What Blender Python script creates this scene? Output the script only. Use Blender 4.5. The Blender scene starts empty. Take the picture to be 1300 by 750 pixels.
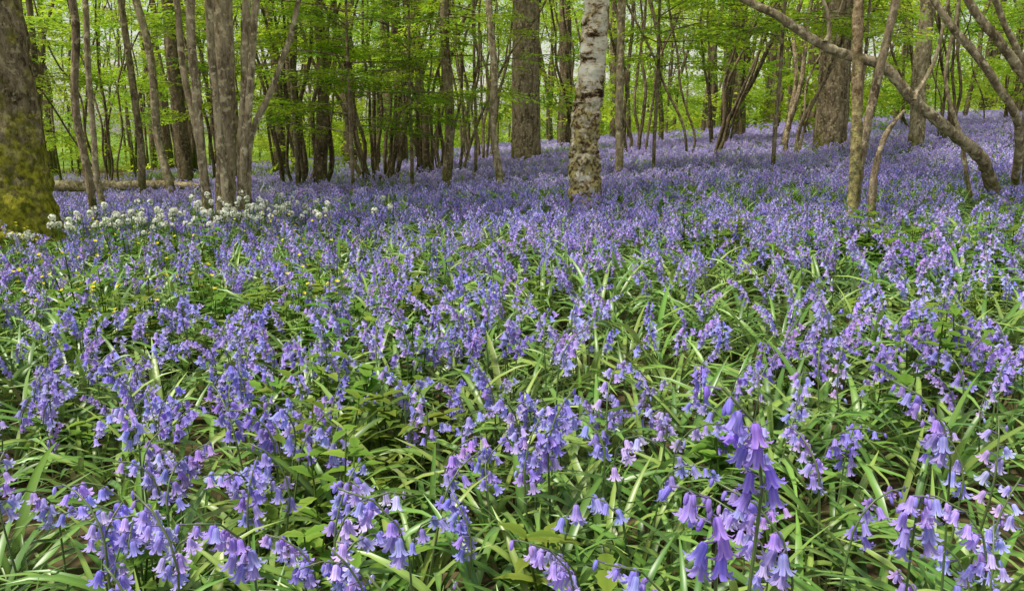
import bpy, math, random
import numpy as np
from mathutils import Vector, Matrix, Euler, noise

random.seed(7)
R = random.random
U = random.uniform
scene = bpy.context.scene
scene.view_settings.view_transform = 'Standard'
scene.view_settings.look = 'None'
scene.view_settings.exposure = 0

# ------------------------------------------------------------------ terrain
def sstep(a, b, v):
    t = max(0.0, min(1.0, (v - a) / (b - a)))
    return t * t * (3 - 2 * t)

def ground(x, y):
    X = 25 * math.tanh(x / 25)
    s = 0.03 + 0.047 * sstep(5, 17, y)
    z = X * s + 0.006 * min(max(y, 0), 40)
    z += 0.05 * noise.noise(Vector((x * 0.35, y * 0.35, 0.3))) * min(1, abs(y) / 3)
    z += 0.6 * sstep(45, 160, y)
    return z

# ------------------------------------------------------------------ mesh builder
class MB:
    def __init__(s):
        s.v = []; s.f = []; s.c = []; s.m = []
    def add(s, verts, faces, cols, mat=0):
        o = len(s.v)
        s.v.extend([tuple(p) for p in verts])
        s.c.extend(cols if isinstance(cols, list) else [cols] * len(verts))
        for f in faces:
            s.f.append(tuple(i + o for i in f)); s.m.append(mat)
    def merge(s, other, M, cmul=1.0):
        a = np.array(other.v, dtype=np.float64)
        Mn = np.array(M)
        a = a @ Mn[:3, :3].T + Mn[:3, 3]
        o = len(s.v)
        s.v.extend(map(tuple, a.tolist()))
        s.c.extend([(c[0] * cmul, c[1] * cmul, c[2] * cmul) for c in other.c] if cmul != 1.0 else other.c)
        s.f.extend([tuple(i + o for i in f) for f in other.f]); s.m.extend(other.m)
    def mesh(s, name, mats, smooth=True):
        me = bpy.data.meshes.new(name)
        me.from_pydata(s.v, [], s.f)
        at = me.color_attributes.new("Col", 'FLOAT_COLOR', 'POINT')
        arr = np.ones((len(s.v), 4), dtype=np.float32)
        arr[:, :3] = np.array(s.c, dtype=np.float32)[:, :3]
        at.data.foreach_set("color", arr.ravel())
        for m in mats: me.materials.append(m)
        me.polygons.foreach_set("material_index", s.m)
        me.polygons.foreach_set("use_smooth", [smooth] * len(s.f))
        me.update()
        return me

def TRS(loc, rot, sc):
    return Matrix.Translation(Vector(loc)) @ Euler(rot).to_matrix().to_4x4() @ Matrix.Scale(sc, 4)

def link(ob, parent=None):
    scene.collection.objects.link(ob)
    if parent:
        ob.parent = parent
    return ob

def catmull(pts, rad, n):
    P = [Vector(p) for p in pts]
    if len(P) == 2:
        out = [P[0].lerp(P[1], i / n) for i in range(n + 1)]
        return out, [rad[0] + (rad[1] - rad[0]) * i / n for i in range(n + 1)]
    P = [P[0] * 2 - P[1]] + P + [P[-1] * 2 - P[-2]]
    Rr = [rad[0]] + list(rad) + [rad[-1]]
    segs = len(P) - 3
    out, ro = [], []
    per = max(1, n // segs)
    for k in range(segs):
        p0, p1, p2, p3 = P[k:k + 4]
        for i in range(per):
            t = i / per
            out.append(0.5 * ((2 * p1) + (p2 - p0) * t + (2 * p0 - 5 * p1 + 4 * p2 - p3) * t * t + (3 * p1 - p0 - 3 * p2 + p3) * t ** 3))
            ro.append(Rr[k + 1] + (Rr[k + 2] - Rr[k + 1]) * t)
    out.append(P[-2]); ro.append(Rr[-2])
    return out, ro

def tube(mb, pts, rad, n=12, segs=8, col=(1, 1, 1), mat=0, amp=0.0, wob=0.0, flute=0.0, vs=0.35):
    C, r = catmull(pts, rad, n)
    sd = R() * 100
    if wob:
        for i, c in enumerate(C):
            k = min(1, i / 3)
            c.x += wob * k * noise.noise(Vector((sd, c.z * 1.1, 0)))
            c.y += wob * k * noise.noise(Vector((sd, c.z * 1.1, 7)))
    up = None; verts = []; faces = []
    N = len(C)
    for i in range(N):
        d = (C[min(i + 1, N - 1)] - C[max(i - 1, 0)]).normalized()
        if up is None:
            up = d.orthogonal().normalized()
        a = (up - d * up.dot(d)).normalized(); up = a
        b = d.cross(a)
        for j in range(segs):
            th = 2 * math.pi * j / segs
            rr = r[i]
            if amp:
                rr *= 1 + amp * noise.noise(Vector((math.cos(th) * 1.6 + sd, math.sin(th) * 1.6, i * vs))) + 0.5 * amp * noise.noise(Vector((math.cos(th) * 5 + sd, math.sin(th) * 5, i * vs * 2.5)))
            if flute:
                h = max(0, 1 - (C[i].z - C[0].z) / 0.8)
                rr *= 1 + flute * h * (0.5 + 0.5 * math.sin(5 * th + sd)) * h
            verts.append(C[i] + (a * math.cos(th) + b * math.sin(th)) * rr)
    for i in range(N - 1):
        for j in range(segs):
            j2 = (j + 1) % segs
            faces.append((i * segs + j, i * segs + j2, (i + 1) * segs + j2, (i + 1) * segs + j))
    faces.append(tuple((N - 1) * segs + j for j in range(segs)))
    mb.add(verts, faces, col, mat)
    return C, r

# ------------------------------------------------------------------ materials
def newmat(name):
    m = bpy.data.materials.new(name); m.use_nodes = True
    nt = m.node_tree; nt.nodes.clear()
    return m, nt, nt.nodes, nt.links

def plant_mat(name, rough=0.45, transl=0.35, tcol=(1.3, 1.3, 0.8), hue=0.03, val=0.35, gloss=0.0):
    m, nt, N, L = newmat(name)
    out = N.new('ShaderNodeOutputMaterial')
    at = N.new('ShaderNodeAttribute'); at.attribute_name = "Col"
    oi = N.new('ShaderNodeObjectInfo')
    hs = N.new('ShaderNodeHueSaturation')
    mr = N.new('ShaderNodeMapRange'); mr.inputs[3].default_value = 0.5 - hue; mr.inputs[4].default_value = 0.5 + hue
    L.new(oi.outputs['Random'], mr.inputs[0])
    mt = N.new('ShaderNodeMath'); mt.operation = 'MULTIPLY'; mt.inputs[1].default_value = 17.31
    fr = N.new('ShaderNodeMath'); fr.operation = 'FRACT'
    L.new(oi.outputs['Random'], mt.inputs[0]); L.new(mt.outputs[0], fr.inputs[0])
    mv = N.new('ShaderNodeMapRange'); mv.inputs[3].default_value = 1 - val; mv.inputs[4].default_value = 1 + val
    L.new(fr.outputs[0], mv.inputs[0])
    L.new(mr.outputs[0], hs.inputs['Hue']); L.new(mv.outputs[0], hs.inputs['Value'])
    L.new(at.outputs['Color'], hs.inputs['Color'])
    p = N.new('ShaderNodeBsdfDiffuse')
    L.new(hs.outputs[0], p.inputs['Color'])
    tr = N.new('ShaderNodeBsdfTranslucent')
    mx = N.new('ShaderNodeMix'); mx.data_type = 'RGBA'; mx.blend_type = 'MULTIPLY'; mx.inputs[0].default_value = 1
    mx.inputs[7].default_value = (*tcol, 1)
    L.new(hs.outputs[0], mx.inputs[6]); L.new(mx.outputs[2], tr.inputs[0])
    ms = N.new('ShaderNodeMixShader'); ms.inputs[0].default_value = transl
    L.new(p.outputs[0], ms.inputs[1]); L.new(tr.outputs[0], ms.inputs[2])
    last = ms
    if gloss:
        g = N.new('ShaderNodeBsdfGlossy'); g.inputs['Roughness'].default_value = rough; g.inputs['Color'].default_value = (1, 1, 1, 1)
        lw = N.new('ShaderNodeFresnel'); lw.inputs[0].default_value = 1.5
        ml = N.new('ShaderNodeMath'); ml.operation = 'MULTIPLY'; ml.inputs[1].default_value = gloss
        L.new(lw.outputs[0], ml.inputs[0])
        m2 = N.new('ShaderNodeMixShader'); L.new(ml.outputs[0], m2.inputs[0]); L.new(ms.outputs[0], m2.inputs[1]); L.new(g.outputs[0], m2.inputs[2])
        last = m2
    L.new(last.outputs[0], out.inputs[0])
    return m

M_petal = plant_mat("bluebell_petal", 0.5, 0.35, (1.05, 1.05, 1.1), 0.010, 0.12)
M_leaf = plant_mat("strap_leaf", 0.36, 0.25, (1.4, 1.5, 0.6), 0.012, 0.12, gloss=0.75)
M_herb = plant_mat("herb_leaf", 0.5, 0.35, (1.4, 1.4, 0.6), 0.03, 0.25)
M_tree = plant_mat("tree_leaf", 0.5, 0.52, (1.45, 1.38, 0.8), 0.022, 0.28)
M_white = plant_mat("ramsons_petal", 0.5, 0.25, (1, 1, 0.95), 0.0, 0.05)

def bark_mat(name, dark, light, moss=(0.09, 0.12, 0.02), moss_h=0.6, moss_amt=0.35, zs=0.22, sc=14, bump=0.6):
    m, nt, N, L = newmat(name)
    out = N.new('ShaderNodeOutputMaterial')
    tc = N.new('ShaderNodeTexCoord')
    mp = N.new('ShaderNodeMapping'); mp.inputs['Scale'].default_value = (1, 1, zs)
    L.new(tc.outputs['Object'], mp.inputs[0])
    n1 = N.new('ShaderNodeTexNoise'); n1.inputs['Scale'].default_value = sc; n1.inputs['Detail'].default_value = 5; n1.inputs['Roughness'].default_value = 0.78
    L.new(mp.outputs[0], n1.inputs[0])
    r1 = N.new('ShaderNodeValToRGB')
    r1.color_ramp.elements[0].position = 0.40; r1.color_ramp.elements[0].color = (*dark, 1)
    r1.color_ramp.elements[1].position = 0.62; r1.color_ramp.elements[1].color = (*light, 1)
    L.new(n1.outputs[0], r1.inputs[0])
    n2 = N.new('ShaderNodeTexNoise'); n2.inputs['Scale'].default_value = 6.5; n2.inputs['Detail'].default_value = 5; n2.inputs['Roughness'].default_value = 0.72
    L.new(tc.outputs['Object'], n2.inputs[0])
    sp = N.new('ShaderNodeSeparateXYZ'); L.new(tc.outputs['Object'], sp.inputs[0])
    h = N.new('ShaderNodeMapRange'); h.inputs[1].default_value = 0; h.inputs[2].default_value = moss_h
    h.inputs[3].default_value = 0.34; h.inputs[4].default_value = 0.0
    L.new(sp.outputs[2], h.inputs[0])
    ad = N.new('ShaderNodeMath'); ad.operation = 'ADD'; L.new(n2.outputs[0], ad.inputs[0]); L.new(h.outputs[0], ad.inputs[1])
    r2 = N.new('ShaderNodeMapRange'); r2.inputs[1].default_value = 0.72 - moss_amt * 0.4; r2.inputs[2].default_value = 0.86 - moss_amt * 0.3
    L.new(ad.outputs[0], r2.inputs[0])
    n5 = N.new('ShaderNodeTexNoise'); n5.inputs['Scale'].default_value = 22; n5.inputs['Detail'].default_value = 3; n5.inputs['Roughness'].default_value = 0.6
    L.new(tc.outputs['Object'], n5.inputs[0])
    r5 = N.new('ShaderNodeMapRange'); r5.inputs[1].default_value = 0.55; r5.inputs[2].default_value = 0.63; r5.inputs[4].default_value = 0.7
    L.new(n5.outputs[0], r5.inputs[0])
    mf = N.new('ShaderNodeMix'); mf.data_type = 'RGBA'
    mf.inputs[7].default_value = (light[0] * 1.5, light[1] * 1.6, light[2] * 1.6, 1)
    L.new(r5.outputs[0], mf.inputs[0]); L.new(r1.outputs[0], mf.inputs[6])
    mx = N.new('ShaderNodeMix'); mx.data_type = 'RGBA'
    mm = N.new('ShaderNodeMix'); mm.data_type = 'RGBA'
    mm.inputs[6].default_value = (moss[0] * .35, moss[1] * .4, moss[2] * .5, 1); mm.inputs[7].default_value = (moss[0] * 1.4, moss[1] * 1.4, moss[2] * 1.2, 1)
    rm = N.new('ShaderNodeMapRange'); rm.inputs[1].default_value = .38; rm.inputs[2].default_value = .62
    L.new(n5.outputs[0], rm.inputs[0]); L.new(rm.outputs[0], mm.inputs[0])
    L.new(mm.outputs[2], mx.inputs[7])
    L.new(r2.outputs[0], mx.inputs[0]); L.new(mf.outputs[2], mx.inputs[6])
    p = N.new('ShaderNodeBsdfDiffuse')
    L.new(mx.outputs[2], p.inputs['Color'])
    b = N.new('ShaderNodeBump'); b.inputs['Strength'].default_value = bump; b.inputs['Distance'].default_value = 0.05
    L.new(n1.outputs[0], b.inputs['Height']); L.new(b.outputs[0], p.inputs['Normal'])
    L.new(p.outputs[0], out.inputs[0])
    return m

B_oak = bark_mat("oak_bark", (0.07, 0.05, 0.028), (0.40, 0.31, 0.19), moss=(0.36, 0.33, 0.04), moss_h=1.3, moss_amt=0.5, sc=20, zs=.45, bump=.9)
B_hazel = bark_mat("hazel_bark", (0.10, 0.073, 0.045), (0.40, 0.31, 0.20), moss=(0.18, 0.18, 0.035), moss_amt=0.3, sc=14, zs=.3, bump=.8)
B_pale = bark_mat("hornbeam_bark", (0.16, 0.12, 0.072), (0.56, 0.45, 0.29), moss=(0.24, 0.21, 0.06), moss_amt=0.35, sc=16, zs=.35, bump=.7)
B_dark = bark_mat("dark_bark", (0.05, 0.037, 0.024), (0.22, 0.165, 0.10), moss=(0.10, 0.11, 0.025), moss_amt=0.3, sc=9, bump=.4)
B_lichen = bark_mat("lichen_bark", (0.12, 0.08, 0.04), (0.46, 0.34, 0.20), moss=(0.40, 0.34, 0.15), moss_h=1.5, moss_amt=0.34, sc=26, zs=.7, bump=.8)
M_twig, _nt, _N, _L = newmat("twig")
_o = _N.new('ShaderNodeOutputMaterial'); _d = _N.new('ShaderNodeBsdfDiffuse'); _d.inputs[0].default_value = (.12, .09, .05, 1); _L.new(_d.outputs[0], _o.inputs[0])

def birch_mat():
    m, nt, N, L = newmat("birch_bark")
    out = N.new('ShaderNodeOutputMaterial')
    tc = N.new('ShaderNodeTexCoord')
    mp = N.new('ShaderNodeMapping'); mp.inputs['Scale'].default_value = (1, 1, 2.2)
    L.new(tc.outputs['Object'], mp.inputs[0])
    n1 = N.new('ShaderNodeTexNoise'); n1.inputs['Scale'].default_value = 5.5; n1.inputs['Detail'].default_value = 7; n1.inputs['Roughness'].default_value = 0.72
    L.new(mp.outputs[0], n1.inputs[0])
    r1 = N.new('ShaderNodeValToRGB'); e = r1.color_ramp.elements
    e[0].position = 0.41; e[0].color = (0.03, 0.022, 0.015, 1)
    e[1].position = 0.57; e[1].color = (0.84, 0.78, 0.64, 1)
    k = e.new(0.455); k.color = (0.24, 0.15, 0.075, 1)
    k = e.new(0.49); k.color = (0.62, 0.52, 0.37, 1)
    L.new(n1.outputs[0], r1.inputs[0])
    n3 = N.new('ShaderNodeTexNoise'); n3.inputs['Scale'].default_value = 7; n3.inputs['Detail'].default_value = 7; n3.inputs['Roughness'].default_value = 0.7
    L.new(tc.outputs['Object'], n3.inputs[0])
    sp = N.new('ShaderNodeSeparateXYZ'); L.new(tc.outputs['Object'], sp.inputs[0])
    h = N.new('ShaderNodeMapRange'); h.inputs[1].default_value = 0.2; h.inputs[2].default_value = 1.5
    h.inputs[3].default_value = 0.14; h.inputs[4].default_value = 0.02
    L.new(sp.outputs[2], h.inputs[0])
    ad = N.new('ShaderNodeMath'); ad.operation = 'ADD'; L.new(n3.outputs[0], ad.inputs[0]); L.new(h.outputs[0], ad.inputs[1])
    r2 = N.new('ShaderNodeMapRange'); r2.inputs[1].default_value = 0.55; r2.inputs[2].default_value = 0.63
    L.new(ad.outputs[0], r2.inputs[0])
    n4 = N.new('ShaderNodeTexNoise'); n4.inputs['Scale'].default_value = 30; n4.inputs['Detail'].default_value = 4
    L.new(tc.outputs['Object'], n4.inputs[0])
    r4 = N.new('ShaderNodeValToRGB')
    r4.color_ramp.elements[0].position = 0.42; r4.color_ramp.elements[0].color = (0.10, 0.065, 0.035, 1)
    r4.color_ramp.elements[1].position = 0.58; r4.color_ramp.elements[1].color = (0.46, 0.38, 0.15, 1)
    L.new(n4.outputs[0], r4.inputs[0])
    mx = N.new('ShaderNodeMix'); mx.data_type = 'RGBA'
    L.new(r2.outputs[0], mx.inputs[0]); L.new(r1.outputs[0], mx.inputs[6]); L.new(r4.outputs[0], mx.inputs[7])
    p = N.new('ShaderNodeBsdfDiffuse')
    L.new(mx.outputs[2], p.inputs['Color'])
    b = N.new('ShaderNodeBump'); b.inputs['Strength'].default_value = 0.8; b.inputs['Distance'].default_value = 0.03
    L.new(ad.outputs[0], b.inputs['Height']); L.new(b.outputs[0], p.inputs['Normal'])
    L.new(p.outputs[0], out.inputs[0])
    return m
B_birch = birch_mat()

def ground_mat():
    m, nt, N, L = newmat("woodland_floor")
    out = N.new('ShaderNodeOutputMaterial')
    tc = N.new('ShaderNodeTexCoord')
    n1 = N.new('ShaderNodeTexNoise'); n1.inputs['Scale'].default_value = 9; n1.inputs['Detail'].default_value = 5; n1.inputs['Roughness'].default_value = 0.7
    L.new(tc.outputs['Object'], n1.inputs[0])
    r1 = N.new('ShaderNodeValToRGB')
    r1.color_ramp.elements[0].position = 0.35; r1.color_ramp.elements[0].color = (0.045, 0.035, 0.018, 1)
    r1.color_ramp.elements[1].position = 0.7; r1.color_ramp.elements[1].color = (0.15, 0.12, 0.06, 1)
    L.new(n1.outputs[0], r1.inputs[0])
    n2 = N.new('ShaderNodeTexNoise'); n2.inputs['Scale'].default_value = 3; n2.inputs['Detail'].default_value = 5
    L.new(tc.outputs['Object'], n2.inputs[0])
    r2 = N.new('ShaderNodeValToRGB')
    r2.color_ramp.elements[0].color = (0.12, 0.20, 0.04, 1); r2.color_ramp.elements[1].color = (0.20, 0.28, 0.07, 1)
    L.new(n2.outputs[0], r2.inputs[0])
    sp = N.new('ShaderNodeSeparateXYZ'); L.new(tc.outputs['Object'], sp.inputs[0])
    h = N.new('ShaderNodeMapRange'); h.inputs[1].default_value = 42; h.inputs[2].default_value = 50
    L.new(sp.outputs[1], h.inputs[0])
    mx = N.new('ShaderNodeMix'); mx.data_type = 'RGBA'
    L.new(h.outputs[0], mx.inputs[0]); L.new(r1.outputs[0], mx.inputs[6]); L.new(r2.outputs[0], mx.inputs[7])
    p = N.new('ShaderNodeBsdfDiffuse')
    L.new(mx.outputs[2], p.inputs['Color'])
    L.new(p.outputs[0], out.inputs[0])
    return m

def axis(lim, n, p):
    return [lim * (abs(t) ** p) * (1 if t >= 0 else -1) for t in np.linspace(-1, 1, n)]
xs = axis(500, 121, 2.6); ys = axis(600, 141, 2.6)
gv = [(x, y, ground(x, y)) for y in ys for x in xs]
nx = len(xs)
gf = [(j * nx + i, j * nx + i + 1, (j + 1) * nx + i + 1, (j + 1) * nx + i) for j in range(len(ys) - 1) for i in range(nx - 1)]
gm = bpy.data.meshes.new("ground"); gm.from_pydata(gv, [], gf)
gm.polygons.foreach_set("use_smooth", [True] * len(gf)); gm.materials.append(ground_mat())
link(bpy.data.objects.new("ground", gm))

# ------------------------------------------------------------------ scatter
def proto_collection(name, meshes):
    c = bpy.data.collections.new(name)
    for i, me in enumerate(meshes):
        o = bpy.data.objects.new("%s_%02d" % (name, i), me)
        c.objects.link(o)
    return c

def scatter(name, coll, pts, parent=None, origin=(0, 0, 0)):
    o = Vector(origin)
    me = bpy.data.meshes.new(name)
    me.from_pydata([tuple(Vector(p[0]) - o) for p in pts], [], [])
    a = me.attributes.new("rot", 'FLOAT_VECTOR', 'POINT'); a.data.foreach_set("vector", np.array([tuple(p[1]) for p in pts], dtype=np.float32).ravel())
    a = me.attributes.new("scl", 'FLOAT', 'POINT'); a.data.foreach_set("value", np.array([p[2] for p in pts], dtype=np.float32))
    a = me.attributes.new("idx", 'INT', 'POINT'); a.data.foreach_set("value", np.array([p[3] for p in pts], dtype=np.int32))
    ob = bpy.data.objects.new(name, me)
    link(ob, parent)
    ng = bpy.data.node_groups.new(name + "_nodes", 'GeometryNodeTree')
    ng.interface.new_socket("Geometry", in_out='INPUT', socket_type='NodeSocketGeometry')
    ng.interface.new_socket("Geometry", in_out='OUTPUT', socket_type='NodeSocketGeometry')
    N, L = ng.nodes, ng.links
    gi = N.new('NodeGroupInput'); go = N.new('NodeGroupOutput')
    ci = N.new('GeometryNodeCollectionInfo'); ci.inputs['Collection'].default_value = coll
    ci.inputs['Separate Children'].default_value = True; ci.inputs['Reset Children'].default_value = True
    ip = N.new('GeometryNodeInstanceOnPoints'); ip.inputs['Pick Instance'].default_value = True
    def na(n, t):
        x = N.new('GeometryNodeInputNamedAttribute'); x.data_type = t; x.inputs['Name'].default_value = n
        return x.outputs['Attribute']
    L.new(gi.outputs[0], ip.inputs['Points']); L.new(ci.outputs[0], ip.inputs['Instance'])
    L.new(na("idx", 'INT'), ip.inputs['Instance Index'])
    L.new(na("rot", 'FLOAT_VECTOR'), ip.inputs['Rotation'])
    L.new(na("scl", 'FLOAT'), ip.inputs['Scale'])
    L.new(ip.outputs[0], go.inputs[0])
    md = ob.modifiers.new("scatter", 'NODES'); md.node_group = ng
    return ob

# ------------------------------------------------------------------ plant parts
def frame_from(d, roll=0.0):
    d = d.normalized()
    a = d.orthogonal().normalized(); b = d.cross(a)
    a2 = a * math.cos(roll) + b * math.sin(roll)
    return a2, d.cross(a2), d

def bell(mb, pos, d, L, openf=1.0, base=(0.3, 0.24, 0.8)):
    a, b, d = frame_from(d, R() * 6.28)
    prof = [(0.0, 0.05), (0.06, 0.18), (0.3, 0.24), (0.62, 0.26), (0.86, 0.36), (0.97, 0.56), (0.90, 0.70)]
    if openf < 0.5:
        prof = [(0.0, 0.05), (0.08, 0.15), (0.4, 0.21), (0.75, 0.18), (0.95, 0.1), (1.0, 0.03), (1.0, 0.01)]
    wid = [1, 1, 1, 0.98, 0.8, 0.5, 0.08]
    for k in range(6):
        th = k * math.pi / 3
        vs, cs = [], []
        for i, (h, r) in enumerate(prof):
            for s in (-1, 0, 1):
                t2 = th + s * math.pi / 6 * wid[i] * (1.04)
                rr = r * L * (1.0 if s == 0 else 0.97) * (1 + 0.06 * (k % 2))
                vs.append(pos + d * (h * L) + (a * math.cos(t2) + b * math.sin(t2)) * rr)
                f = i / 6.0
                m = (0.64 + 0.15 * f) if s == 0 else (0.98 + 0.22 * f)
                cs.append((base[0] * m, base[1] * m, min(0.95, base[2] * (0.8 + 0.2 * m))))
        fs = []
        for i in range(6):
            for s in range(2):
                q = i * 3 + s
                fs.append((q, q + 1, q + 4, q + 3))
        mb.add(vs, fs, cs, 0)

def bell_lo(mb, pos, d, L, base):
    a, b, d = frame_from(d, R() * 6.28)
    vs, cs = [], []
    prof = [(0, 0.08), (0.5, 0.28), (1.0, 0.55)]
    for i, (h, r) in enumerate(prof):
        for k in range(6):
            th = k * math.pi / 3
            vs.append(pos + d * (h * L * (1 if i < 2 else (1.1 if k % 2 else 0.85))) + (a * math.cos(th) + b * math.sin(th)) * r * L)
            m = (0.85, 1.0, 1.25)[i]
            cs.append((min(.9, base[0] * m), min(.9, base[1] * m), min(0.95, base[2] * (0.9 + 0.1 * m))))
    fs = []
    for i in range(2):
        for k in range(6):
            k2 = (k + 1) % 6
            fs.append((i * 6 + k, i * 6 + k2, (i + 1) * 6 + k2, (i + 1) * 6 + k))
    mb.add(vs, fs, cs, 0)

def blade(mb, p0, az, length, width, th0, th1, n=7, col=(0.06, 0.13, 0.02), mat=1, twist=0.0):
    p = Vector(p0); d2 = Vector((math.cos(az), math.sin(az), 0)); side0 = Vector((-math.sin(az), math.cos(az), 0))
    vs, cs = [], []
    for i in range(n + 1):
        t = i / n
        ang = th0 + (th1 - th0) * t ** 1.4
        dr = d2 * math.cos(ang) + Vector((0, 0, math.sin(ang)))
        nrm = -d2 * math.sin(ang) + Vector((0, 0, math.cos(ang)))
        tw = twist * t
        sd = side0 * math.cos(tw) + nrm * math.sin(tw)
        nn = nrm * math.cos(tw) - side0 * math.sin(tw)
        w = width * 0.5 * (0.55 + 0.45 * min(1, t * 3)) * (1 if t < 0.55 else max(0.04, 1 - ((t - 0.55) / 0.45) ** 1.8))
        vs += [p + sd * w + nn * w * 0.3, p.copy(), p - sd * w + nn * w * 0.3]
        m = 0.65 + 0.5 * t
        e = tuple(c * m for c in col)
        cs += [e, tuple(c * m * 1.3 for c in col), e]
        p = p + dr * (length / n)
    fs = []
    for i in range(n):
        q = i * 3
        fs += [(q, q + 1, q + 4, q + 3), (q + 1, q + 2, q + 5, q + 4)]
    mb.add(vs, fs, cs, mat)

BLUES = [(0.49, 0.405, 0.81), (0.54, 0.455, 0.85), (0.42, 0.345, 0.77), (0.64, 0.56, 0.89), (0.51, 0.39, 0.78), (0.37, 0.29, 0.70)]
def bluebell(mb, base=(0, 0, 0), H=0.38, az=0.0, hi=True, nb=9, bc=None, droop=None):
    pts = []; p = Vector(base); n = 12
    if droop is None: droop = U(0.9, 2.4)
    d2 = Vector((math.cos(az), math.sin(az), 0)); sd = Vector((-math.sin(az), math.cos(az), 0))
    lean = U(-0.1, 0.15)
    k0 = 1 - min(0.42, 0.15 / H)
    for i in range(n + 1):
        t = i / n; pts.append(p.copy())
        ang = lean + (droop * ((t - k0) / (1 - k0)) ** 1.1 if t > k0 else 0)
        p = p + (d2 * math.sin(ang) + Vector((0, 0, math.cos(ang)))) * H / n
    gcol = (0.13, 0.19, 0.06)
    st = 1 if hi else 3
    tube(mb, pts[::st], [0.0026 * (1 - 0.55 * i / n) for i in range(0, n + 1, st)], n=(n if hi else 4), segs=(4 if hi else 3), col=gcol, mat=1)
    bc = bc or random.choice(BLUES)
    b0 = 1 - min(0.36, 0.125 / H)
    for k in range(nb):
        t = b0 + (1 - b0) * (k + 0.7 * R()) / nb
        i = min(n - 1, int(t * n)); q = pts[i].lerp(pts[i + 1], t * n - i)
        od = (d2 * U(0.0, 1.2) + sd * ((1 if k % 2 else -1) * U(0.3, 1.1))).normalized()
        pl = U(0.008, 0.018) * (1.1 - 0.4 * t)
        e = q + od * pl + Vector((0, 0, 0.15 * pl))
        if hi:
            tube(mb, [q, e], [0.0009, 0.0009], n=1, segs=3, col=(0.22, 0.18, 0.34), mat=0)
        dr = (od * U(0.05, 0.6) + Vector((0, 0, -1)) + Vector((U(-.18, .18), U(-.18, .18), 0)))
        L = U(0.0165, 0.0215) * (1 - 0.2 * (t - 0.6) / 0.4)
        c = tuple(max(0, min(0.95, x * U(0.85, 1.12))) for x in bc)
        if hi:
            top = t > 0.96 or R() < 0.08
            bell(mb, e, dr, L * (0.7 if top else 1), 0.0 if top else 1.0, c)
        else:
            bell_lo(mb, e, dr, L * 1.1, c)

LC = [(0.10, 0.20, 0.03), (0.13, 0.25, 0.04), (0.08, 0.17, 0.028), (0.16, 0.28, 0.05), (0.21, 0.30, 0.06)]
stemMB, rosMB = [], []
for i in range(16):
    mb = MB(); bluebell(mb, H=U(0.27, 0.39), az=0, hi=True, nb=random.randint(6, 12)); stemMB.append(mb)
for (h_, c_) in [(0.69, (0.38, 0.27, 0.78)), (0.63, (0.42, 0.30, 0.80)), (.50, (.44, .35, .80)), (.46, (.52, .44, .85))]:
    mb = MB(); bluebell(mb, H=h_, az=0, hi=True, nb=13, bc=c_, droop=1.6); stemMB.append(mb)
for i in range(8):
    mb = MB()
    for k in range(random.randint(6, 9)):
        az = U(0, 6.28)
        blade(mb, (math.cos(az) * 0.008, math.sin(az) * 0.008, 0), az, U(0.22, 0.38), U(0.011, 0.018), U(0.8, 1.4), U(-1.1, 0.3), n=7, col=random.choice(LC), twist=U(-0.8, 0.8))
    rosMB.append(mb)

def oval_leaf(mb, p, az, pitch, L, W, col, mat=0, serr=0.0, n=5, droop=0.5, fold=0.2):
    d2 = Vector((math.cos(az), math.sin(az), 0)); sd = Vector((-math.sin(az), math.cos(az), 0))
    q = Vector(p); vs, cs = [], []
    for i in range(n + 1):
        t = i / n
        ang = pitch - droop * t
        dr = d2 * math.cos(ang) + Vector((0, 0, math.sin(ang))); nn = -d2 * math.sin(ang) + Vector((0, 0, math.cos(ang)))
        w = W * 0.5 * math.sin(math.pi * min(1, 0.04 + 0.96 * t) ** 0.75) * (1 + serr * (1 if i % 2 else -1))
        w = max(w, W * 0.02)
        vs += [q + sd * w + nn * w * fold, q.copy(), q - sd * w + nn * w * fold]
        cs += [col, tuple(c * 0.8 for c in col), col]
        q = q + dr * L / n
    fs = []
    for i in range(n):
        k = i * 3
        fs += [(k, k + 1, k + 4, k + 3), (k + 1, k + 2, k + 5, k + 4)]
    mb.add(vs, fs, cs, mat)

HC = [(0.15, 0.26, 0.04), (0.12, 0.22, 0.035), (0.20, 0.30, 0.05)]
herbMB = []
for i in range(5):
    mb = MB(); H = U(0.16, 0.26)
    for s in range(3):
        bx, by = U(-.04, .04), U(-.04, .04); a0 = U(0, 6.28); hh = H * U(0.7, 1)
        tip = Vector((bx + U(-.03, .03), by + U(-.03, .03), hh))
        tube(mb, [(bx, by, 0), tip], [0.002, 0.0015], n=3, segs=4, col=(0.10, 0.16, 0.03), mat=2)
        for lv in range(4):
            t = 0.45 + 0.18 * lv; q = Vector((bx, by, 0)).lerp(tip, min(1, t))
            for o in (0, math.pi):
                oval_leaf(mb, q, a0 + lv * 1.57 + o, U(0.1, 0.6), U(0.05, 0.07) * (1.1 - 0.12 * lv), U(0.016, 0.025), random.choice(HC), mat=2, serr=0.12, n=8, droop=0.7)
    herbMB.append(mb)

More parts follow.
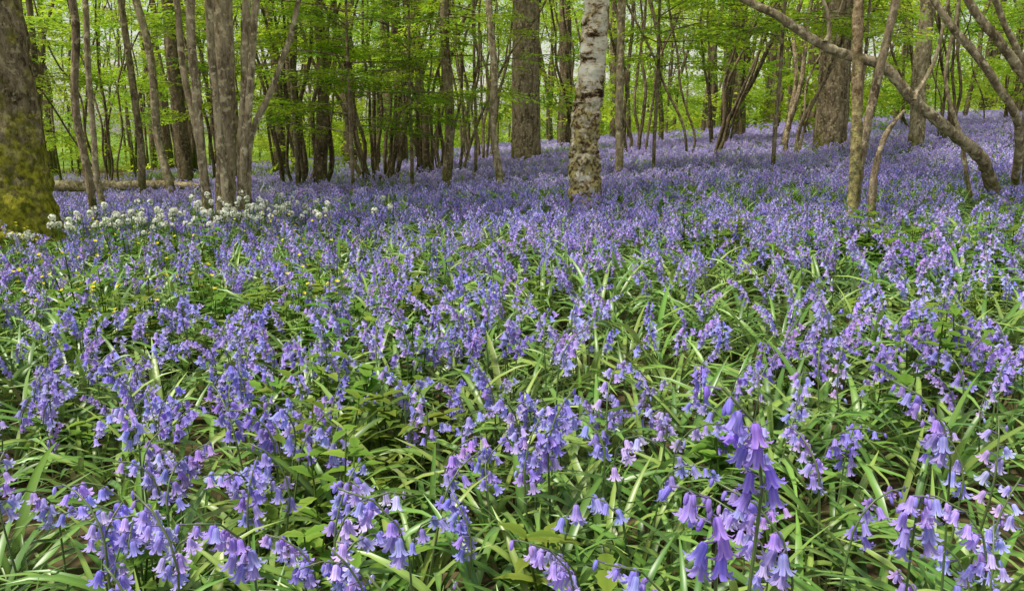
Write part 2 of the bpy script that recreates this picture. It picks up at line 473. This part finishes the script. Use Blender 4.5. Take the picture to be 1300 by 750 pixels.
PM = [M_petal, M_leaf, M_herb]
def near_tile(ns, nr, nh, S=0.5):
    mb = MB()
    for k in range(ns):
        mb.merge(stemMB[random.randrange(16)], TRS((U(-S/2, S/2), U(-S/2, S/2), -0.01), (U(-.12, .12), U(-.12, .12), U(0, 6.28)), U(.85, 1.15)))
    for k in range(nr):
        mb.merge(random.choice(rosMB), TRS((U(-S/2, S/2), U(-S/2, S/2), -0.01), (U(-.15, .15), U(-.15, .15), U(0, 6.28)), U(.8, 1.15)), U(.7, 1.25))
    for k in range(nh):
        mb.merge(random.choice(herbMB), TRS((U(-S/2, S/2), U(-S/2, S/2), -0.01), (U(-.1, .1), U(-.1, .1), U(0, 6.28)), U(.9, 1.35)), U(.8, 1.2))
    return mb.mesh("bluebell_patch", PM)
tiles = []
for i in range(7): tiles.append(near_tile(9, 18, random.choice([0, 2, 4])))
for i in range(7): tiles.append(near_tile(16, 17, random.choice([0, 1, 3])))
for i in range(7): tiles.append(near_tile(25, 15, random.choice([0, 0, 1])))
C_near = proto_collection("bluebell_patch", tiles)
def far_tile(ns, nl, S=1.0):
    mb = MB()
    for k in range(ns):
        bluebell(mb, (U(-S/2, S/2), U(-S/2, S/2), 0), H=U(0.25, 0.38), az=U(0, 6.28), hi=False, nb=8)
    for k in range(nl):
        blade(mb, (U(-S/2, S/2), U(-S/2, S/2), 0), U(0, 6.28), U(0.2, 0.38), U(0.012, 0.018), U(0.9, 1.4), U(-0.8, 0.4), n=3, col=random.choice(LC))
    return mb.mesh("far_bluebell_patch", PM)
C_far = proto_collection("far_bluebell_patch", [far_tile(70, 250) for _ in range(5)] + [far_tile(36, 280) for _ in range(3)] + [far_tile(14, 170) for _ in range(2)])
C_stem = proto_collection("bluebell_stem", [m.mesh("bluebell_stem", PM) for m in stemMB])
C_ros = proto_collection("bluebell_leaves", [m.mesh("bluebell_leaves", PM) for m in rosMB])
C_herb = proto_collection("dogs_mercury", [m.mesh("dogs_mercury", PM) for m in herbMB])

protos = []
for i in range(4):
    mb = MB()
    for k in range(6):
        oval_leaf(mb, (U(-.03, .03), U(-.03, .03), 0), U(0, 6.28), U(0.9, 1.3), U(0.18, 0.26), U(0.04, 0.06), (0.14, 0.25, 0.04), mat=1, n=6, droop=1.1)
    for s in range(2):
        a = U(0, 6.28); top = Vector((0.08 * math.cos(a), 0.08 * math.sin(a), U(0.27, 0.40)))
        tube(mb, [(0, 0, 0), top], [0.002, 0.002], n=3, segs=4, col=(0.12, 0.2, 0.04), mat=1)
        for f in range(15):
            u = Vector((random.gauss(0, 1), random.gauss(0, 1), random.gauss(0.5, 0.8))).normalized()
            q = top + u * U(0.013, 0.022)
            tube(mb, [top, q], [0.0006, 0.0006], n=1, segs=3, col=(0.3, 0.4, 0.2), mat=1)
            aa, bb, dd = frame_from(u, R() * 6)
            for k in range(6):
                th = k * math.pi / 3; e = aa * math.cos(th) + bb * math.sin(th); e2 = dd.cross(e)
                vs = [q, q + e * 0.005 + e2 * 0.0026 + dd * 0.001, q + e * 0.009 + dd * 0.001, q + e * 0.005 - e2 * 0.0026 + dd * 0.001]
                mb.add(vs, [(0, 1, 2, 3)], (0.82, 0.82, 0.70), 0)
    protos.append(mb.mesh("ramsons", [M_white, M_herb]))
C_rams = proto_collection("ramsons", protos)

protos = []
for i in range(3):
    mb = MB()
    for s in range(3):
        top = Vector((U(-.06, .06), U(-.06, .06), U(0.28, 0.40)))
        tube(mb, [(0, 0, 0), top], [0.0012, 0.001], n=3, segs=3, col=(0.12, 0.2, 0.04), mat=1)
        aa, bb, dd = frame_from(Vector((U(-.8, .8), U(-.8, .8), 1)), R() * 6)
        for k in range(5):
            th = k * math.pi * 0.4; e = aa * math.cos(th) + bb * math.sin(th); e2 = dd.cross(e)
            vs = [top, top + e * 0.005 + e2 * 0.004 + dd * 0.003, top + e * 0.008 + dd * 0.005, top + e * 0.005 - e2 * 0.004 + dd * 0.003]
            mb.add(vs, [(0, 1, 2, 3)], (0.74, 0.64, 0.05), 0)
    for k in range(5):
        oval_leaf(mb, (0, 0, U(0, 0.1)), U(0, 6.28), U(0.3, 1.0), 0.09, 0.03, (0.15, 0.25, 0.04), mat=1, serr=0.2, n=7)
    protos.append(mb.mesh("goldilocks_buttercup", [M_white, M_herb]))
C_yel = proto_collection("goldilocks_buttercup", protos)

TC = [(0.255, 0.41, 0.035), (0.31, 0.46, 0.05), (0.21, 0.35, 0.03), (0.37, 0.51, 0.07)]
def spray(nl, twigs, Lf, n=2):
    mb = MB(); L = 0.62
    tube(mb, [(0, 0, 0), (L * .5, 0, .02), (L, 0, -.02)], [0.004, 0.003, 0.0015], n=2, segs=3, col=(0.10, 0.08, 0.04), mat=1)
    def put(q, az):
        oval_leaf(mb, q, az, U(-0.35, 0.35), Lf * U(0.7, 1.15), Lf * U(0.5, 0.62), random.choice(TC), mat=0, n=n, droop=U(0.1, 0.9), fold=U(-0.1, 0.35))
    for k in range(twigs):
        t = 0.12 + 0.85 * k / twigs; sg = 1 if k % 2 else -1
        az = sg * U(0.6, 1.1); tl = U(0.16, 0.34) * (1.15 - 0.7 * t)
        q0 = Vector((t * L, 0, U(-.01, .02))); q1 = q0 + Vector((math.cos(az), math.sin(az), U(-.25, .15))) * tl
        for j in range(nl):
            s = (j + 0.6) / nl; put(q0.lerp(q1, s), az + (1 if j % 2 else -1) * U(0.4, 0.9))
    put(Vector((L, 0, -.02)), 0)
    return mb
sprayMB = [spray(6, 9, 0.062, 3) for _ in range(5)] + [spray(5, 7, 0.07, 3) for _ in range(2)]
TM = [M_tree, M_twig]
C_spray = proto_collection("leaf_spray", [m.mesh("leaf_spray", TM) for m in sprayMB])
loMB = [spray(4, 7, 0.095, 2) for _ in range(5)]
def leaf_cluster(n, rx, rz, sc, til=.4):
    mb = MB()
    for _ in range(n):
        a = U(0, 6.28); rr = rx * math.sqrt(R())
        mb.merge(random.choice(loMB), TRS((rr * math.cos(a), rr * math.sin(a), random.gauss(0, .5) * rz), (U(-til, til), U(-.1, .5), U(0, 6.28)), sc * U(.7, 1.3)), U(.7, 1.25))
    return mb.mesh("leaf_cluster", TM)
C_clus = proto_collection("leaf_cluster", [leaf_cluster(17, 1.5, .55, 1.1, .6) for _ in range(6)])

# ------------------------------------------------------------------ woodland floor plants
def nz(x, y, s, o=0):
    return noise.noise(Vector((x * s + o, y * s - o, o * 0.37)))

def in_region(x, y, m=1.2):
    return abs(x) < 0.72 * max(y, 0) + m

def tilt(x, y, yaw):
    e = 0.25
    dx = (ground(x + e, y) - ground(x - e, y)) / (2 * e); dy = (ground(x, y + e) - ground(x, y - e)) / (2 * e)
    q = Vector((0, 0, 1)).rotation_difference(Vector((-dx, -dy, 1)).normalized())
    return (q.to_matrix() @ Matrix.Rotation(yaw, 3, 'Z')).to_euler()

def density(x, y):
    dn = 0.60 + 0.75 * nz(x, y, 0.8, 3.0) + 0.35 * nz(x, y, 2.3, 9.0)
    dn += 0.25 * sstep(1.5, 6, y) - 0.06
    if x < -1.4 - 0.1 * y: dn -= 0.10
    if x < -1.5 and 4.3 < y < 6.3: dn -= 0.35
    return dn

stems, ros, near, far, rams, yel, herbs = [], [], [], [], [], [], []
R0 = 1.55
for _ in range(1700):
    y = U(-1.2, 1.8); x = U(-2.2, 2.2)
    r = math.hypot(x, y)
    if r < 0.6 or r > R0 + 0.1: continue
    if not in_region(x, y, .9): continue
    z = ground(x, y)
    if r > .68 and R() < 0.95 * density(x, y):
        stems.append(((x, y, z - 0.01), (U(-.12, .12), U(-.12, .12), U(0, 6.28)), U(0.95, 1.25), random.randrange(16)))
    ros.append(((x, y, z - 0.01), (U(-.15, .15), U(-.15, .15), U(0, 6.28)), U(0.75, 1.05), random.randrange(8)))
    if R() < .07: herbs.append(((x, y, z), (0, 0, U(0, 6.28)), U(.9, 1.3), random.randrange(5)))
sp = 0.45
for j in range(-3, 20):
    for i in range(-18, 19):
        x = i * sp + U(-.06, .06); y = j * sp + U(-.06, .06)
        if math.hypot(x, y) < R0 + .12 or y > 8.2 or not in_region(x, y, 1.3): continue
        dn = density(x, y)
        cl_ = 0 if dn < 0.5 else (1 if dn < 0.80 else 2)
        near.append(((x, y, ground(x, y)), tilt(x, y, U(0, 6.28)), U(.95, 1.06), cl_ * 7 + random.randrange(7)))
s2 = 0.9
for j in range(0, 26):
    for i in range(-26, 27):
        y = 8.4 + j * s2 + U(-.06, .06); x = i * s2 + U(-.06, .06)
        if abs(x) > 0.75 * y + 3: continue
        dn = 0.80 + 0.6 * nz(x, y, 0.35, 5) - .20 * sstep(13, 20, y)
        if x < -1.5: dn -= 0.42 * sstep(8, 11, y)
        if dn < .18: continue
        k = random.randrange(5) if dn > .55 else (5 + random.randrange(3) if dn > .34 else 8 + random.randrange(2))
        far.append(((x, y, ground(x, y) - 0.02), tilt(x, y, random.randrange(4) * math.pi / 2), U(.96, 1.08), k))
for _ in range(85):
    t = R(); x = -2.95 + 1.5 * t + U(-.15, .15); y = 4.75 + 0.9 * t + random.gauss(0, 0.22)
    rams.append(((x, y, ground(x, y) + 0.02), (U(-.1, .1), U(-.1, .1), U(0, 6.28)), U(0.9, 1.1), random.randrange(4)))
for _ in range(6):
    x, y = U(-1.4, -0.6), U(4.8, 6.5)
    rams.append(((x, y, ground(x, y)), (0, 0, U(0, 6.28)), 1.0, random.randrange(4)))
for _ in range(55):
    y = U(2.4, 5.0); x = -0.22 * y - (0.45 * y) * R()
    yel.append(((x, y, ground(x, y)), (U(-.1, .1), U(-.1, .1), U(0, 6.28)), U(0.9, 1.1), random.randrange(3)))
for _ in range(260):
    y = U(1.6, 6.0); x = -0.1 * y - (0.6 * y + .3) * R()
    if R() < .35 + 1.5 * nz(x, y, .9, 33):
        herbs.append(((x, y, ground(x, y)), (U(-.1, .1), U(-.1, .1), U(0, 6.28)), U(1.2, 1.6), random.randrange(5)))
for _ in range(60):
    y = U(3.4, 5.0); x = U(1.0, 2.4)
    herbs.append(((x, y, ground(x, y)), (U(-.1, .1), U(-.1, .1), U(0, 6.28)), U(1.2, 1.6), random.randrange(5)))
for (x, y, s, k) in [(0.15, 0.52, 1.0, 16), (0.18, 0.58, 1.0, 17), (0.17, 0.66, 1.0, 18), (0.30, 0.70, 1.05, 18), (0.27, 0.80, 1.0, 19), (0.44, 0.78, 1.05, 18), (0.52, 0.80, 1.0, 19), (0.58, 0.92, 1.1, 18), (.05, .75, 1.0, 19), (-.10, .8, 1.0, 18), (-.42, .85, 1.0, 19), (-.28, .8, 1.0, 18)]:
    stems.append(((x, y, ground(x, y)), (0, 0, U(2.5, 4.5)), s, k))
scatter("bluebell_plants", C_stem, stems)
scatter("bluebell_leaf_tufts", C_ros, ros)
scatter("bluebell_meadow", C_near, near)
scatter("distant_bluebell_carpet", C_far, far)
scatter("wild_garlic_patch", C_rams, rams)
scatter("yellow_buttercup_patch", C_yel, yel)
scatter("dogs_mercury_plants", C_herb, herbs)

# ------------------------------------------------------------------ trees
def spray_pt(p, yaw, sc, droop=0.2):
    return (tuple(p), (U(-.35, .35), U(-0.1, 0.1) + droop * R(), yaw), sc, random.randrange(7))

def add_branch(mb, sp, start, d, L, r, n_sp, sc, segs=5, first=0.2, rise=0.0):
    d = d.normalized()
    side = Vector((-d.y, d.x, 0))
    mid = start + d * L * .5 + side * U(-.12, .12) * L + Vector((0, 0, rise * L))
    end = start + d * L + Vector((0, 0, -0.08 * L + rise * L * .6))
    C, rr = tube(mb, [start, mid, end], [r, r * .6, r * .2], n=6, segs=segs)
    yaw0 = math.atan2(d.y, d.x)
    for k in range(n_sp):
        t = first + (1 - first) * (k + R()) / n_sp
        i = min(len(C) - 2, int(t * (len(C) - 1))); q = C[i].lerp(C[i + 1], t * (len(C) - 1) - i)
        yaw = yaw0 + (1 if k % 2 else -1) * U(0.2, 1.1)
        q = q + Vector((0, 0, U(-.05, .05)))
        sp.append(spray_pt(q, yaw, sc * U(0.75, 1.2)))

def make_tree(name, stems_def, mat, H=9.0, nb=14, low=None, crown=True, spray_sc=1.4, amp=0.12, flute=0.0, wob=0.08, n_sp=5, bl=2.0, segs=12, minh=3.2, dens=7):
    bx, by = stems_def[0][0][0][0], stems_def[0][0][0][1]
    bz = ground(bx, by)
    o = Vector((bx, by, bz))
    mb = MB(); sp = []
    for pts, r0, r1 in stems_def:
        P = [Vector(p) for p in pts]
        if P[-1].z < H * 0.6:
            d = (P[-1] - P[-2]).normalized()
            d = (d * 0.8 + Vector((0, 0, 0.5))).normalized()
            hh = (H * U(.85, 1.1) - P[-1].z)
            Q = P[-1] + d * hh * 0.5; Q2 = Q + (d * .4 + Vector((U(-.15, .15), U(-.15, .15), 1)).normalized() * .6) * hh * 0.5
            full = P + [Q, Q2]; rad = []
            nP = len(P)
            for i in range(nP): rad.append(r0 + (r1 - r0) * i / (nP - 1))
            rad += [r1 * 0.6, r1 * 0.15]
        else:
            full = P; rad = [r0 + (r1 - r0) * i / (len(P) - 1) for i in range(len(P))]
        full = [p - o for p in full]
        C, rr = tube(mb, full, rad, n=max(28, dens * len(full)), segs=segs, amp=amp, wob=wob, flute=flute, vs=.35 * 7 / dens * (2 if dens > 7 else 1))
        if crown:
            for k in range(nb):
                t = (k + R()) / nb
                zt = minh + t * (H - minh)
                i = min(range(len(C)), key=lambda j: abs(C[j].z + o.z - zt))
                if C[i].z + o.z < minh * 0.8: continue
                a = U(0, 6.28)
                add_branch(mb, sp, C[i], Vector((math.cos(a), math.sin(a), U(0.1, 0.6))), bl * (1.1 - 0.55 * t) * U(.7, 1.2), max(0.012, rr[i] * 0.35), n_sp, spray_sc)
    if low:
        for (st, d, L, r, n, sc) in low:
            add_branch(mb, sp, Vector(st) - o, Vector(d), L, r, n, sc, first=0.1)
    ob = bpy.data.objects.new(name, mb.mesh(name, [mat])); ob.location = o
    link(ob)
    if sp:
        scatter(name + "_leaves", C_spray, sp, parent=ob)
    return ob

def G(x, y, dz=-0.05): return (x, y, ground(x, y) + dz)

make_tree("oak_tree", [([G(-3.62, 5.5), (-3.62, 5.5, 0.15), (-3.60, 5.52, 0.8), (-3.58, 5.55, 1.8), (-3.6, 5.6, 3.5)], 0.42, 0.17)], B_oak, H=11, nb=8, amp=0.12, flute=0.22, wob=0.03, segs=56, minh=4.8, dens=16)
for (x, y, xt, r, m) in [(-3.50, 6.5, -3.52, 0.034, B_hazel), (-3.93, 7.5, -3.95, 0.030, B_pale), (-4.75, 10, -4.78, 0.048, B_hazel), (-3.92, 9.0, -4.12, 0.050, B_pale), (-7.2, 12, -7.1, 0.055, B_dark), (-5.85, 14, -5.9, 0.13, B_dark), (-6.6, 10.5, -6.5, 0.04, B_dark)]:
    make_tree("hornbeam_tree", [([G(x, y), ((x + xt) / 2 + U(-.04, .04), y, 1.0), (xt, y, 2.2), (xt + U(-.2, .2), y + .1, 4)], r, r * .75)], m, H=U(6.5, 9), nb=5, minh=2.6)
b = ground(-2.33, 6.3) - .05
cs = []
for (xb, yb, xm, xt, r, yt) in [(-2.50, 6.3, -2.52, -2.60, .026, 6.3), (-2.44, 6.25, -2.46, -2.44, .034, 6.2), (-2.36, 6.4, -2.32, -2.27, .074, 6.4), (-2.28, 6.2, -2.28, -2.26, .030, 6.1), (-2.22, 6.3, -2.15, -2.04, .034, 6.3), (-2.16, 6.22, -2.07, -1.92, .028, 6.15)]:
    cs.append(([(xb, yb, b), (xm, (yb + yt) / 2, 0.9), (xt, yt, 1.85), (xt + (xt - xm) * 1.5, yt, 3.2)], r * 1.1, r * .85))
cs.append(([(-2.18, 6.35, b), (-2.12, 6.35, 0.75), (-1.92, 6.4, 1.2), (-1.70, 6.4, 1.72), (-1.62, 6.4, 2.3)], .028, .019))
make_tree("hornbeam_coppice", cs, B_pale, H=7.5, nb=2, minh=3.0, n_sp=5, wob=.06, amp=.2, dens=12)
for (nm, x, y, xt, r, m, h) in [("hornbeam_tree", -0.82, 10, -0.84, 0.066, B_hazel, 8), ("hornbeam_tree", -0.09, 9, -0.27, 0.045, B_pale, 7.5),
      ("hornbeam_tree", 1.28, 9.5, 1.27, 0.052, B_pale, 8), ("hornbeam_tree", -2.65, 11, -2.62, 0.075, B_dark, 8),
      ("hornbeam_tree", -1.3, 12.5, -1.5, 0.062, B_dark, 8), ("hornbeam_tree", 6.15, 12.0, 6.1, 0.12, B_pale, 10)]:
    make_tree(nm, [([G(x, y), ((x + xt) / 2 + U(-.05, .05), y, 1.0), (xt, y, 2.4), (xt + U(-.2, .2), y, 4)], r, r * .78)], m, H=h, nb=6, minh=2.9)
make_tree("beech_tree", [([G(0.28, 15), (0.28, 15, 0.5), (0.26, 15, 2), (0.25, 15, 5)], 0.30, 0.23)], B_hazel, H=12, nb=8, minh=5, bl=3, segs=24, flute=.08, wob=.03, amp=.06)
make_tree("beech_tree", [([G(5.25, 13), (5.25, 13, 1.0), (5.2, 13, 2.4), (5.2, 13, 5)], 0.27, 0.22)], B_hazel, H=12, nb=8, minh=5, bl=3, segs=24, flute=.12, wob=.03, amp=.06)
make_tree("silver_birch", [([G(0.655, 7.0), (0.655, 7.0, 0.35), (0.645, 7.0, 0.75), (0.66, 7.0, 1.15), (0.69, 7.0, 1.55), (0.74, 7.0, 2.1), (0.78, 7.0, 3.4)], 0.15, 0.088)], B_birch, H=9, nb=4, minh=4.6, segs=40, amp=.22, flute=.18, wob=.04, dens=14)
make_tree("hazel_tree", [([G(2.20, 5.0), (2.18, 5.0, .7), (2.15, 5.0, 1.2), (2.12, 5.0, 1.8), (2.08, 5.0, 3.2)], 0.036, 0.030)], B_lichen, H=6, nb=3, minh=3.2, wob=.012, amp=.25, dens=16)
make_tree("hazel_tree", [([G(2.32, 5.25), (2.32, 5.25, .6), (2.37, 5.25, 1.05), (2.47, 5.25, 1.7), (2.65, 5.3, 3)], 0.032, 0.024)], B_hazel, H=6, nb=3, minh=3.2, wob=.015, amp=.2, dens=14)
mb = MB(); o = Vector(G(2.30, 4.9))
tube(mb, [Vector(p) - o for p in [(2.30, 4.9, o.z), (2.27, 4.9, .45), (2.28, 4.9, .68), (2.33, 4.9, .86), (2.42, 4.9, .98)]], [.024, .021, .018, .015, .009], n=30, segs=10, amp=.35)
ob = bpy.data.objects.new("dead_branch", mb.mesh("dead_branch", [B_hazel])); ob.location = o; link(ob)
make_tree("leaning_hazel_coppice", [
    ([(4.15, 6.5, ground(4.15, 6.5) - .05), (3.85, 6.3, .52), (3.65, 6.15, .68), (3.30, 6.05, .89), (3.03, 6, 1.09), (2.82, 6, 1.33), (2.55, 6, 1.41), (2.32, 6, 1.50), (1.98, 6, 1.69), (1.62, 6, 1.86), (1.1, 6, 2.3), (.8, 6.1, 3.6)], .052, .022),
    ([(4.3, 6.5, ground(4.3, 6.5) - .05), (3.95, 6.1, .80), (3.55, 6, 1.25), (3.02, 6, 1.85), (2.6, 6, 2.9)], .032, .024),
    ([(4.6, 6.4, ground(4.6, 6.4) - .05), (4.0, 6.1, 1.05), (3.6, 6, 1.45), (3.26, 5.95, 1.85), (2.9, 5.9, 3)], .036, .028),
    ([(4.35, 6.6, ground(4.3, 6.6) - .05), (4.05, 6.4, 1.25), (3.75, 6.3, 1.75), (3.45, 6.2, 2.4)], .028, .02),
    ([(3.80, 6.3, ground(3.8, 6.3) - .05), (3.66, 6.3, .75), (3.50, 6.3, 1.1), (3.42, 6.3, 1.5), (3.5, 6.3, 2.4)], .018, .012),
    ([(3.03, 6, 1.09), (3.16, 6.02, 1.35), (3.22, 6.05, 1.7), (3.35, 6.1, 2.3)], .016, .010),
    ([(2.32, 6, 1.50), (2.28, 6.0, 1.75), (2.10, 6.0, 2.1), (2.05, 6.1, 2.8)], .016, .010),
    ], B_pale, H=6.5, nb=2, minh=2.8, n_sp=5, wob=.12, amp=.25, dens=12)

def sapling(x, y, H, lo, nbr, L, sc, lean=0.0, nm="beech_sapling"):
    low = []
    for k in range(nbr):
        z = ground(x, y) + lo + (H - lo) * (k + R()) / nbr
        a = U(0, 6.28)
        low.append(((x + lean * z, y, z), (math.cos(a), math.sin(a), U(-.05, .22)), L * U(.6, 1.15), 0.010, int(6 * L) + 2, sc))
    make_tree(nm, [([G(x, y), (x + lean * H * .5, y, H * .5), (x + lean * H, y, H), (x + lean * H, y, H * 1.15)], 0.026, 0.008)], B_hazel, H=H, crown=False, low=low, segs=6, wob=.02)
sapling(-1.75, 8.6, 2.5, 0.85, 24, 1.1, .68)
sapling(-1.2, 9.4, 2.6, 0.95, 16, 1.0, .68)
sapling(-2.7, 9.8, 3.2, 1.1, 18, 1.2, .8)
sapling(-0.5, 10.8, 3.2, 1.2, 16, 1.2, .8)
sapling(1.9, 10.5, 3.4, 1.5, 18, 1.3, .8)
sapling(3.0, 9.0, 3.2, 1.6, 18, 1.2, .75)
sapling(4.6, 10.5, 3.6, 1.7, 18, 1.4, .85)
sapling(7.6, 11, 3.6, 1.9, 18, 1.4, .85)
sapling(-5.6, 9.0, 3.2, 1.4, 14, 1.2, .8)
sapling(-7.2, 10.2, 3.4, 1.3, 16, 1.2, .85)
sapling(-4.3, 11.5, 3.4, 1.2, 16, 1.3, .85)

def stool(x, y, n, r, H, spread, mat):
    sd = []
    for k in range(n):
        a = U(0, 6.28); s = U(.2, 1) * spread
        bx, by = x + .18 * math.cos(a), y + .18 * math.sin(a)
        ex, ey = math.cos(a) * s, math.sin(a) * s
        sd.append(([(bx, by, ground(bx, by) - .05), (bx + ex * .25 + U(-.08, .08), by + ey * .25, ground(x, y) + H * .18), (bx + ex * .6, by + ey * .6, ground(x, y) + H * .38), (bx + ex, by + ey, ground(x, y) + H * .62)], r * U(.4, 1.2), r * .42))
    make_tree("hornbeam_coppice", sd, mat, H=H, nb=1, minh=2.4, n_sp=5, spray_sc=1.2, segs=7, wob=.16)
for (x, y, n) in [(-3.4, 12.3, 7), (-2.9, 11.2, 6), (-2.4, 13.6, 8), (-2.0, 12.0, 7), (-1.6, 14.6, 8), (-1.1, 13.2, 6), (-.7, 16.5, 6), (-5.6, 16, 5), (-8.2, 16, 5), (-6.8, 18, 6), (2.4, 15, 6), (3.2, 13.2, 7), (4.2, 16, 7), (6.6, 17, 6), (8.6, 16.5, 5), (9.5, 13.5, 5), (7.6, 13.6, 5), (1.6, 18, 6), (4.2, 12.2, 5), (11, 18, 6)]:
    stool(x, y, n, U(.026, .044), U(6, 8), U(1.0, 2.6), random.choice([B_dark, B_hazel, B_dark]))

mb = MB()
for _ in range(270):
    y = 18 + 28 * R(); x = U(-1, 1) * (0.72 * y + 3)
    r = U(.025, .075) if R() < .86 else U(.12, .24)
    lean = U(-1, 1) * (1.5 if r < .12 else .15)
    H = U(7, 12); z = ground(x, y)
    tube(mb, [(x, y, z - .1), (x + lean * .25, y, z + H * .3), (x + lean, y + U(-.3, .3), z + H * .6), (x + lean * 1.6, y, z + H)], [r, r * .85, r * .6, r * .15], n=9, segs=7, amp=.1, wob=.2)
trunks = link(bpy.data.objects.new("distant_woodland", mb.mesh("distant_woodland", [B_dark])))
fp = []
def cl(x, y, z, s, t=.1):
    fp.append(((x, y, z), (U(-t, t), U(-t, t), U(0, 6.28)), s, random.randrange(6)))
for _ in range(420):
    y = 15 + 27 * R(); x = U(-1, 1) * (0.72 * y + 3)
    zt = ground(x, y) + 1.3 + (1.4 + 0.2 * y) * R()
    if R() < .22 and x > -6: zt = ground(x, y) + U(.8, 1.6)
    cl(x, y, zt, U(.7, 1.2), .3)
for _ in range(190):
    y = U(29, 44); x = U(-1, 1) * (0.75 * y + 4)
    if -24 < x < -13 and R() < .6: continue
    cl(x, y, ground(x, y) + U(.2, 1.8), U(.8, 1.3), .5)
for _ in range(540):
    y = 46 + 26 * R(); x = U(-1, 1) * (0.75 * y + 4)
    lo = 2.4 if -40 < x < -18 else 0.4
    if x < -16 and R() < .4: continue
    cl(x, y, ground(x, y) + lo + 12.5 * R() ** 1.15, U(1.7, 2.6), .6)
scatter("distant_woodland_leaves", C_clus, fp, parent=trunks)

mb = MB(); o = Vector(G(-6.1, 10.8))
tube(mb, [(-1.6, .2, .46), (0, 0, .40), (1.3, -.15, .43), (1.9, -.2, .40)], [.09, .08, .06, .04], n=20, segs=10, amp=.2, wob=.05)
tube(mb, [(-1.6, .2, .46), (-1.7, .2, .0)], [.06, .08], n=3, segs=8)
tube(mb, [(1.1, -.12, .43), (1.15, -.1, .0)], [.035, .045], n=3, segs=8)
ob = bpy.data.objects.new("fallen_log", mb.mesh("fallen_log", [B_pale])); ob.location = o; link(ob)

# ------------------------------------------------------------------ light
sv = Vector((-0.34, -0.16, 0.9)).normalized()
el = math.asin(sv.z); rot = math.atan2(sv.x, sv.y)
w = bpy.data.worlds.new("World"); scene.world = w; w.use_nodes = True
N = w.node_tree.nodes; L = w.node_tree.links
bg = N['Background']
sky = N.new('ShaderNodeTexSky'); sky.sky_type = 'NISHITA'; sky.sun_disc = False
sky.sun_elevation = el; sky.sun_rotation = rot; sky.dust_density = 1.5; sky.air_density = 1.8; sky.ozone_density = 0.5
hs = N.new('ShaderNodeHueSaturation'); hs.inputs['Saturation'].default_value = 0.35
L.new(sky.outputs[0], hs.inputs['Color']); L.new(hs.outputs[0], bg.inputs[0]); bg.inputs[1].default_value = 0.15
sl = bpy.data.lights.new("sun", 'SUN'); sl.energy = 5.0; sl.angle = math.radians(8); sl.color = (1, 0.95, 0.84)
so = bpy.data.objects.new("sun", sl); so.rotation_euler = sv.to_track_quat('Z', 'Y').to_euler(); so.location = (0, 0, 20); link(so)

# ------------------------------------------------------------------ camera
cam = bpy.data.cameras.new("camera"); cam.lens = 27.2; cam.sensor_width = 36; cam.clip_start = 0.02; cam.clip_end = 2000
co = bpy.data.objects.new("camera", cam); co.location = (0, 0, 0.85)
co.rotation_euler = (math.radians(90 - 11.9), 0, 0); link(co)
scene.camera = co
print("stems", len(stems), "ros", len(ros), "near", len(near), "far", len(far), "clusters", len(fp))
